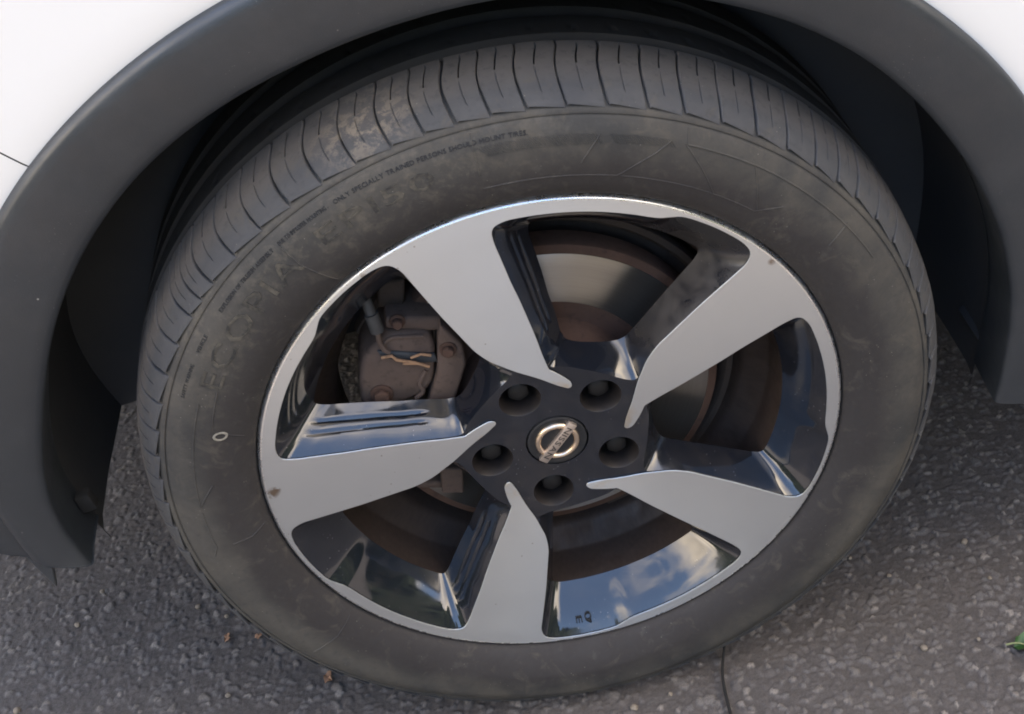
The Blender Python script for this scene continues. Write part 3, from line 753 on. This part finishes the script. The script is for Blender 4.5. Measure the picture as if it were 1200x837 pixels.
# ---- brake behind the wheel
V, F = revolve([(.405, .3085), (.412, .307), (.45, .307), (.55, .307), (.598, .307), (.601, .3085)], 200)
DY = 0.
disc = mk('brake_disc', V, F, DISC, car, HUB, sharp=40)
V, F = revolve([(.12, .17), (.30, .172), (.318, .18), (.325, .20), (.33, .295), (.336, .309), (.37, .311), (.404, .3105)], 160); o = mk('disc_hat', V, F, RUST, disc, sharp=40)
V, F = revolve([(.6005, .310), (.615, .311), (.632, .316), (.638, .33), (.638, .40), (.60, .402)], 160); o = mk('disc_edge', V, F, RUST, disc, sharp=40)
V, F = revolve([(.30, .46), (.66, .46), (.672, .45), (.676, .40), (.690, .385), (.712, .385), (.718, .40), (.718, .43)], 120, -75, 150); mk('dust_shield', V, F, SHIELD, car, HUB, sharp=40)
V, F = prism([(-.598, .382), (-.625, .30), (-.642, .181), (-.60, .155), (-.522, .146), (-.418, .183), (-.385, .225), (-.372, .269), (-.353, .364), (-.361, .432), (-.430, .452), (-.499, .462), (-.540, .43)], .205, .42, .022, 3)
cal = mk('brake_caliper', V, F, CAST, car, HUB, sharp=45)
V, F = prism([(-.495, .515), (-.311, .474), (-.30, .42), (-.36, .425), (-.505, .468)], .225, .50, .012, 2); mk('caliper_bridge', V, F, CAST, cal, sharp=45)
V, F = prism([(-.322, .478), (-.262, .374), (-.262, .29), (-.33, .126), (-.423, .132), (-.365, .267), (-.337, .430)], .185, .33, .012, 2); mk('caliper_bracket', V, F, CAST, cal, sharp=45)
V, F = prism([(-.43, .50), (-.41, .60), (-.50, .60), (-.52, .50)], .30, .48, .01, 2); mk('caliper_bracket', V, F, SHIELD, cal, sharp=45)
V, F = prism([(-.545, .405), (-.36, .350), (-.355, .315), (-.45, .330), (-.535, .375)], .196, .215, .003, 1); mk('pad_slot', V, F, LINER, cal, sharp=45)
def hexa(x, z, r): return [(x + r * math.cos(math.pi * q / 3 + .4), z + r * math.sin(math.pi * q / 3 + .4)) for q in range(6)]
for bx_, bz_, br_, y_ in ((-.565, .215, .030, .19), (-.313, .372, .022, .172), (-.46, .492, .020, .212)):
    V, F = prism([(bx_ + br_ * 1.35 * math.cos(t), bz_ + br_ * 1.35 * math.sin(t)) for t in np.linspace(0, 2 * math.pi, 20, endpoint=False)], y_ + .006, y_ + .02, .003, 1); V2, F2 = prism(hexa(bx_, bz_, br_), y_ - .016, y_ + .007, .004, 1)
    V, F = merge([(V, F), (V2, F2)]); mk('caliper_bolt', V, F, RUST, cal, sharp=40)
def wp(x, y, z): return Vector((x * S, y * S, z * S))
V, F = tube([wp(-.552, .24, .66), wp(-.545, .215, .625), wp(-.534, .19, .56), wp(-.530, .185, .53)], .019 * S, 12); mk('brake_hose', V, F, HOSE, cal, sharp=60)
V, F = tube([wp(-.534, .188, .565), wp(-.530, .184, .53), wp(-.527, .182, .497)], .024 * S, 12); mk('hose_fitting', V, F, HOSE, cal, sharp=60)
V, F = tube([wp(-.527, .185, .50), wp(-.53, .188, .45), wp(-.52, .190, .41), wp(-.505, .188, .395)], .009 * S, 8); mk('spring_clip', V, F, CAST, cal)
V, F = tube([wp(-.535, .186, .383), wp(-.50, .182, .385), wp(-.488, .182, .366), wp(-.455, .182, .352), wp(-.425, .184, .338)], .0055 * S, 8)
V2, F2 = tube([wp(-.47, .184, .345), wp(-.42, .182, .335), wp(-.385, .184, .312)], .005 * S, 8)
V3, F3 = tube([wp(-.44, .184, .362), wp(-.405, .182, .372), wp(-.372, .184, .358)], .005 * S, 8)
V, F = merge([(V, F), (V2, F2), (V3, F3)]); mk('spring_clip', V, F, COPPER, cal)
V, F = tube([wp(x, .203, z) for x, z in dense([(-.525, .418), (-.49, .444), (-.44, .438), (-.385, .430)], .012)], .007 * S, 8); mk('casting_ridge', V, F, CAST, cal)
V, F = tube([wp(x, .203, z) for x, z in dense([(-.40, .285), (-.43, .235), (-.425, .195), (-.455, .172)], .012)], .008 * S, 8); mk('casting_ridge', V, F, CAST, cal)
V, F = prism([(-.426, -.20), (-.347, -.225), (-.361, -.345), (-.440, -.325)], .235, .33, .008, 2); mk('caliper_bracket', V, F, CAST, cal, sharp=45)
V, F = prism([(-.52, -.27), (-.43, -.29), (-.436, -.325), (-.53, -.30)], .26, .33, .006, 1); mk('caliper_bracket', V, F, CAST, cal, sharp=45)

# ---- arch trim, liner, body panels
IA = [-6, -2.5, 14, 28, 39, 47, 58, 67, 92, 105, 114, 124, 136, 151, 160, 175, 179, 182, 185, 190]
IR = [1.585, 1.587, 1.627, 1.634, 1.637, 1.650, 1.655, 1.646, 1.634, 1.630, 1.640, 1.660, 1.664, 1.656, 1.648, 1.681, 1.678, 1.655, 1.625, 1.60]
OA = [-8, 20, 36, 51, 80, 112, 126, 139, 150, 160, 170, 176, 183, 192]
OR = [1.88, 1.885, 1.885, 1.874, 1.876, 1.880, 1.892, 1.908, 1.912, 1.90, 1.865, 1.832, 1.785, 1.75]
def smooth_interp(a, xs, ys):
    return sum(np.interp(a + d, xs, ys) for d in (-6, -3, 0, 3, 6)) / 5
def flare(a): t = min(1, max(0, (a - 152) / 26)); return t * t * (3 - 2 * t)
def trim_prof(a):
    i = smooth_interp(a, IA, IR); o_ = smooth_interp(a, OA, OR); w_ = o_ - i; fl = flare(a)
    return [(o_ - .004, .06), (o_ + .002, .010), (o_, -.010), (o_ - .008, -.026), (o_ - .022, -.036), (o_ - min(.045, .25 * w_), -.039), (o_ - .35 * w_, -.036), (o_ - .6 * w_, -.029),
            (i + min(.05, .24 * w_), -.020), (i + min(.022, .12 * w_), -.014), (i + min(.006, .04 * w_), -.006), (i + .001, .002), (i, .008), (i + .002, .03), (i + .008, .10), (i + .010 + .008 * (1 - fl), .24)]
def foot(x): return -.130 + max(0, -1.63 - x) * .50 if x < 0 else -.165   # the lower edge rises towards the front
def sweep(pf, a0, a1, n, zmin=None):
    V = []; m = None
    for q in range(n + 1):
        a = a0 + (a1 - a0) * q / n; pr = pf(a); m = len(pr)
        for r, y in pr:
            p = list(P(r, a, y))
            if zmin is not None: p[2] = max(p[2], zmin(p[0] / S) * S)
            V.append(p)
    F = [(q * m + k, (q + 1) * m + k, (q + 1) * m + k + 1, q * m + k + 1) for q in range(n) for k in range(m - 1)]
    return V, F
V, F = sweep(trim_prof, -5.5, 185.5, 190, foot)
trim = mk('wheel_arch_trim', V, F, TRIM, car, HUB, sharp=40); trim['label'] = 'dark grey textured plastic wheel arch trim'
def liner_prof(a):
    i = smooth_interp(a, IA, IR); return [(i + .014, .215), (i + .024, .235), (i + .05, .27), (i + .065, .36), (i + .07, .60), (i + .06, .98), (1.2, 1.02), (.4, 1.02)]
V, F = sweep(liner_prof, -9, 188, 120); mk('wheel_arch_liner', V, F, LINER, car, HUB, sharp=30)
# body panels wrap round the trim
def panel(name, a0, a1, n, mat_, lim, shade=None):
    V = []; F = []; ts = [0, .004, .02, .06, .12, .2, .3, .42, .56, .7, .85, 1.0]; m = len(ts)
    for q in range(n + 1):
        a = a0 + (a1 - a0) * q / n; c, s = math.cos(rad(a)), math.sin(rad(a)); r0 = smooth_interp(a, OA, OR) - .012
        rm = min([1e9] + ([lim[1] / c] if c > 1e-6 else []) + ([lim[0] / c] if c < -1e-6 else []) + ([lim[2] / s] if s > 1e-6 else []) + ([lim[3] / s] if s < -1e-6 else []))
        for t in ts:
            r = r0 + max(rm - r0, .02) * t; d = r - r0; z = r * s
            y = .002 - .010 * min(1, d / .05) + .05 * max(0, d) ** 2 * .35 + (.02 if t == 0 else 0)
            p = list(P(r, a, y))
            if name == 'bumper_skirt': p[2] = max(p[2], min(foot(p[0] / S), .12) * S)
            V.append(p)
    for q in range(n):
        for k in range(m - 1): F.append((q * m + k, (q + 1) * m + k, (q + 1) * m + k + 1, q * m + k + 1))
    return mk(name, V, F, mat_, car, HUB, sharp=40)
GAPA = 133.85
panel('front_fender', -3, GAPA - .075, 150, WHITE, (-3.0, 2.44, 2.5, -.2))
panel('front_bumper', GAPA + .075, 167, 50, WHITE, (-3.6, 2.4, 2.5, -.2))
panel('bumper_skirt', 167.2, 183.6, 30, TRIM, (-3.6, 2.4, 2.5, -.125))
# dark backing behind the shut line
V, F = prism([(1.86 * math.cos(rad(GAPA + .5)), 1.86 * math.sin(rad(GAPA + .5))), (3.4 * math.cos(rad(GAPA + .4)), 3.4 * math.sin(rad(GAPA + .4))), (3.4 * math.cos(rad(GAPA - .4)), 3.4 * math.sin(rad(GAPA - .4))), (1.86 * math.cos(rad(GAPA - .5)), 1.86 * math.sin(rad(GAPA - .5)))], .06, .09, 0)
mk('shut_line_backing', V, F, DARK, car, HUB)
V, F = prism([(-1.835, -.02), (-1.750, -.02), (-1.756, -.110), (-1.780, -.222), (-1.812, -.115)], .012, .035, .004, 1); mk('air_deflector', V, F, LINER, car, HUB)
V, F = prism([(-1.665, .02), (-1.615, .03), (-1.60, -.04), (-1.655, -.055)], .17, .22, .008, 2); mk('liner_clip', V, F, DARK, car, HUB)
V, F = prism([(1.63, -.10), (1.70, -.06), (1.72, -.17), (1.66, -.16)], .22, .50, .012, 2); mk('liner_clip', V, F, LINER, car, HUB)
# rest of the car beyond the frame, so that it shades the road as it does
def box(name, x0, x1, y0, y1, z0, z1, mat_, bev=.03):
    V, F = prism([(x0 / S, (z0 - ZC) / S), (x1 / S, (z0 - ZC) / S), (x1 / S, (z1 - ZC) / S), (x0 / S, (z1 - ZC) / S)], y0 / S, y1 / S, bev / S, 3)
    return mk(name, V, F, mat_, car, HUB, sharp=40)
box('side_door', .608, 2.6, .0, .16, .30, 1.0, WHITE)
box('hood', -.74, .9, .10, 1.75, .93, 1.02, WHITE)
box('underbody', -.70, 3.1, .48, 1.45, .20, .60, LINER, .02)
box('underbody', .62, 3.1, .06, .50, .24, .46, LINER, .02)
box('front_bumper', -.86, -.70, .25, 1.65, .30, .92, WHITE, .05)
box('body_side', .60, 3.1, 1.70, 1.78, .30, 1.0, WHITE)
V, F = prism([(.55 / S, (1.0 - ZC) / S), (3.1 / S, (1.0 - ZC) / S), (2.9 / S, (1.56 - ZC) / S), (1.2 / S, (1.56 - ZC) / S)], .14 / S, 1.68 / S, .2, 3); mk('cabin_glass', V, F, GLASS, car, HUB, sharp=40)
box('roof', 1.15, 2.95, .20, 1.62, 1.55, 1.60, WHITE)

# ------------------------------------------------------------------ small things on the road
# photograph pixels to ground points, worked out once with the camera above
Rc = cam_o.rotation_euler.to_matrix(); f_ = 1557.03
def at_px(u, v, z=0.):
    d = Rc @ Vector(((u - 702.4) / f_, -(v - 425.77) / f_, -1)); c = cam_o.location; t = (z - c.z) / d.z; return c + d * t
def gz(x, y):
    k = np.argmin((xn - x) ** 2 + (yn - y) ** 2); m = (np.abs(xn - x) < .006) & (np.abs(yn - y) < .006); return float(H[near][m].max())
M = Mat('green_leaf', .45, 0, .4); lv = M.noise(120, 4); M.col(M.mix(lv, (.022, .060, .016), (.048, .105, .028))); M.b.inputs['Subsurface Weight'].default_value = .1
M.nor(M.bump(M.noise(260, 3), .3, .0006)); LEAF = M.m
M = Mat('leaf_stalk', .6, 0, .3, (.22, .24, .11)); STALK = M.m
_g = at_px(1188, 761); lx0, ly0 = _g.x, _g.y; lz = gz(lx0 + .02, ly0)
V = []; F = []; nu, nv = 22, 9
for i in range(nu + 1):
    t = i / nu; wd = .0155 * math.sin(math.pi * min(1, t * .93 + .06)) ** .75
    for j in range(nv):
        u = j / (nv - 1) * 2 - 1
        V.append((t * .052, u * wd + .002 * math.sin(t * 9) , .004 + .006 * abs(u) ** 1.4 + .004 * math.sin(t * 4.2 + u) + .0016 * math.sin(t * 31 + abs(u) * 3) * abs(u)))
for i in range(nu):
    for j in range(nv - 1): F.append((i * nv + j, (i + 1) * nv + j, (i + 1) * nv + j + 1, i * nv + j + 1))
leaf = mk('leaf', V, F, LEAF, None, (lx0, ly0, lz - .001), sharp=180); leaf.rotation_euler = (rad(-14), rad(3), rad(-24))
tag(leaf, 'green leaf lying on the asphalt, right of the tyre', 'leaf')
mid = [(t * .052 - .008, .002 * math.sin(t * 9), .0050 + .004 * math.sin(t * 4.2)) for t in np.linspace(0, 1, 14)]
V, F = tube(mid, .0007, 6, [.0011 - .0008 * t for t in np.linspace(0, 1, 14)]); mk('midrib', V, F, STALK, leaf)
M = Mat('dry_stalk', .8, 0, .3); M.col(M.mix(M.noise(200, 3), (.010, .010, .010), (.030, .028, .026))); TWIG = M.m
tp = [at_px(u, v) for u, v in ((850, 756), (849, 766), (847, 780), (847, 796), (850, 814), (856, 838), (862, 862))]
pts = dense([(p.x, p.y, z + .0008) for p, z in zip(tp, (.013, .008, .0035, .002, .002, .002, .002))], .006)
V, F = tube([Vector(p) for p in pts], .0011, 8, [.0013 + .0006 * t for t in np.linspace(0, 1, len(pts))]); tw = mk('twig', V, F, TWIG, None)
tag(tw, 'thin dark stalk lying on the asphalt in front of the tyre', 'twig')
M = Mat('dry_orange_leaf', .7, 0, .3); M.col(M.mix(M.noise(220, 4), (.22, .11, .06), (.42, .25, .15))); DRY = M.m
def scrap(x, y, sz, seed, label):
    r = random.Random(seed); n = 11; bm = bmesh.new(); c = bm.verts.new((0, 0, .0016)); vs = []
    for i in range(n):
        a = 2 * math.pi * i / n; d = sz * (.45 + .75 * r.random()); vs.append(bm.verts.new((d * math.cos(a), d * .7 * math.sin(a), .0005 + sz * .5 * r.random())))
    for i in range(n): bm.faces.new((c, vs[i], vs[(i + 1) % n]))
    bmesh.ops.subdivide_edges(bm, edges=bm.edges, cuts=1, smooth=.4)
    ex = bmesh.ops.extrude_face_region(bm, geom=bm.faces[:]); bmesh.ops.translate(bm, verts=[v for v in ex['geom'] if isinstance(v, bmesh.types.BMVert)], vec=(0, 0, .0006))
    bmesh.ops.recalc_face_normals(bm, faces=bm.faces); bm.verts.index_update()
    V = [v.co.copy() for v in bm.verts]; F = [[v.index for v in f.verts] for f in bm.faces]; bm.free()
    o = mk('dry_leaf_scrap', V, F, DRY, None, (x, y, gz(x, y)), sharp=60); o.rotation_euler = (0, 0, r.random() * 6); tag(o, label, 'dry leaf', 'dry leaf scraps under the tyre edge')
SCRAPS = [((385, 795), .0075, 'largest orange dry leaf scrap, touching the foot of the tyre'), ((303, 746), .0050, 'small orange leaf scrap close to the tyre wall'), ((266, 748), .0060, 'crumbled orange leaf scrap, leftmost of the three')]
for q, ((u, v), sz, lb) in enumerate(SCRAPS):
    g = at_px(u, v); scrap(g.x, g.y, sz, q + 3, lb)
M = Mat('pale_pebble', .8, 0, .3); M.col(M.mix(M.noise(180, 4), (.15, .12, .085), (.30, .255, .20))); PEB = M.m
PEBS = [((743, 830), 4.2, 'round pale pebble in front of the tyre, near the bottom edge'), ((1083, 759), 4.0, 'cream pebble on open asphalt left of the green leaf'), ((1130, 636), 4.2, 'pale pebble on the asphalt above the green leaf'),
        ((232, 711), 3.6, 'ochre pebble lying left of the tyre'), ((266, 722), 3.2, 'olive pebble close to the left side of the tyre'), ((267, 814), 3.2, 'yellowish pebble below the tyre at lower left'), ((91, 733), 3.6, 'cream pebble on asphalt below the bumper corner'),
        ((120, 694), 3.0, 'small tan pebble right of the hanging black flap'), ((785, 813), 2.8, 'tiny white pebble right of the round pale pebble'), ((996, 654), 2.6, 'tiny white pebble against the right side of the tyre'), ((1042, 675), 2.6, 'small white chip on asphalt right of the tyre'),
        ((1160, 678), 2.6, 'small ochre chip near the right edge of the frame'), ((1147, 749), 2.4, 'tiny pale chip just left of the green leaf'), ((20, 832), 4.5, 'light grey chipping in the lower left corner')]
for q, ((u, v), mm, lb) in enumerate(PEBS):
    g = at_px(u, v); bm = bmesh.new(); bmesh.ops.create_icosphere(bm, subdivisions=2, radius=mm / 1000); r = random.Random(q)
    pl = [Vector((r.gauss(0, 1), r.gauss(0, 1), r.gauss(0, 1))).normalized() for _ in range(7)]
    for vtx in bm.verts:
        for p in pl:
            d = vtx.co.dot(p) - mm / 1000 * .72
            if d > 0: vtx.co -= p * d
        vtx.co.z *= .7
    V = [v_.co.copy() for v_ in bm.verts]; bm.verts.index_update(); F = [[v_.index for v_ in f.verts] for f in bm.faces]; bm.free()
    o = mk('pebble', V, F, PEB, None, (g.x, g.y, gz(g.x, g.y) + .0006), sharp=30); o.rotation_euler = (0, 0, r.random() * 6); tag(o, lb, 'pebble', 'loose pebbles on the asphalt')
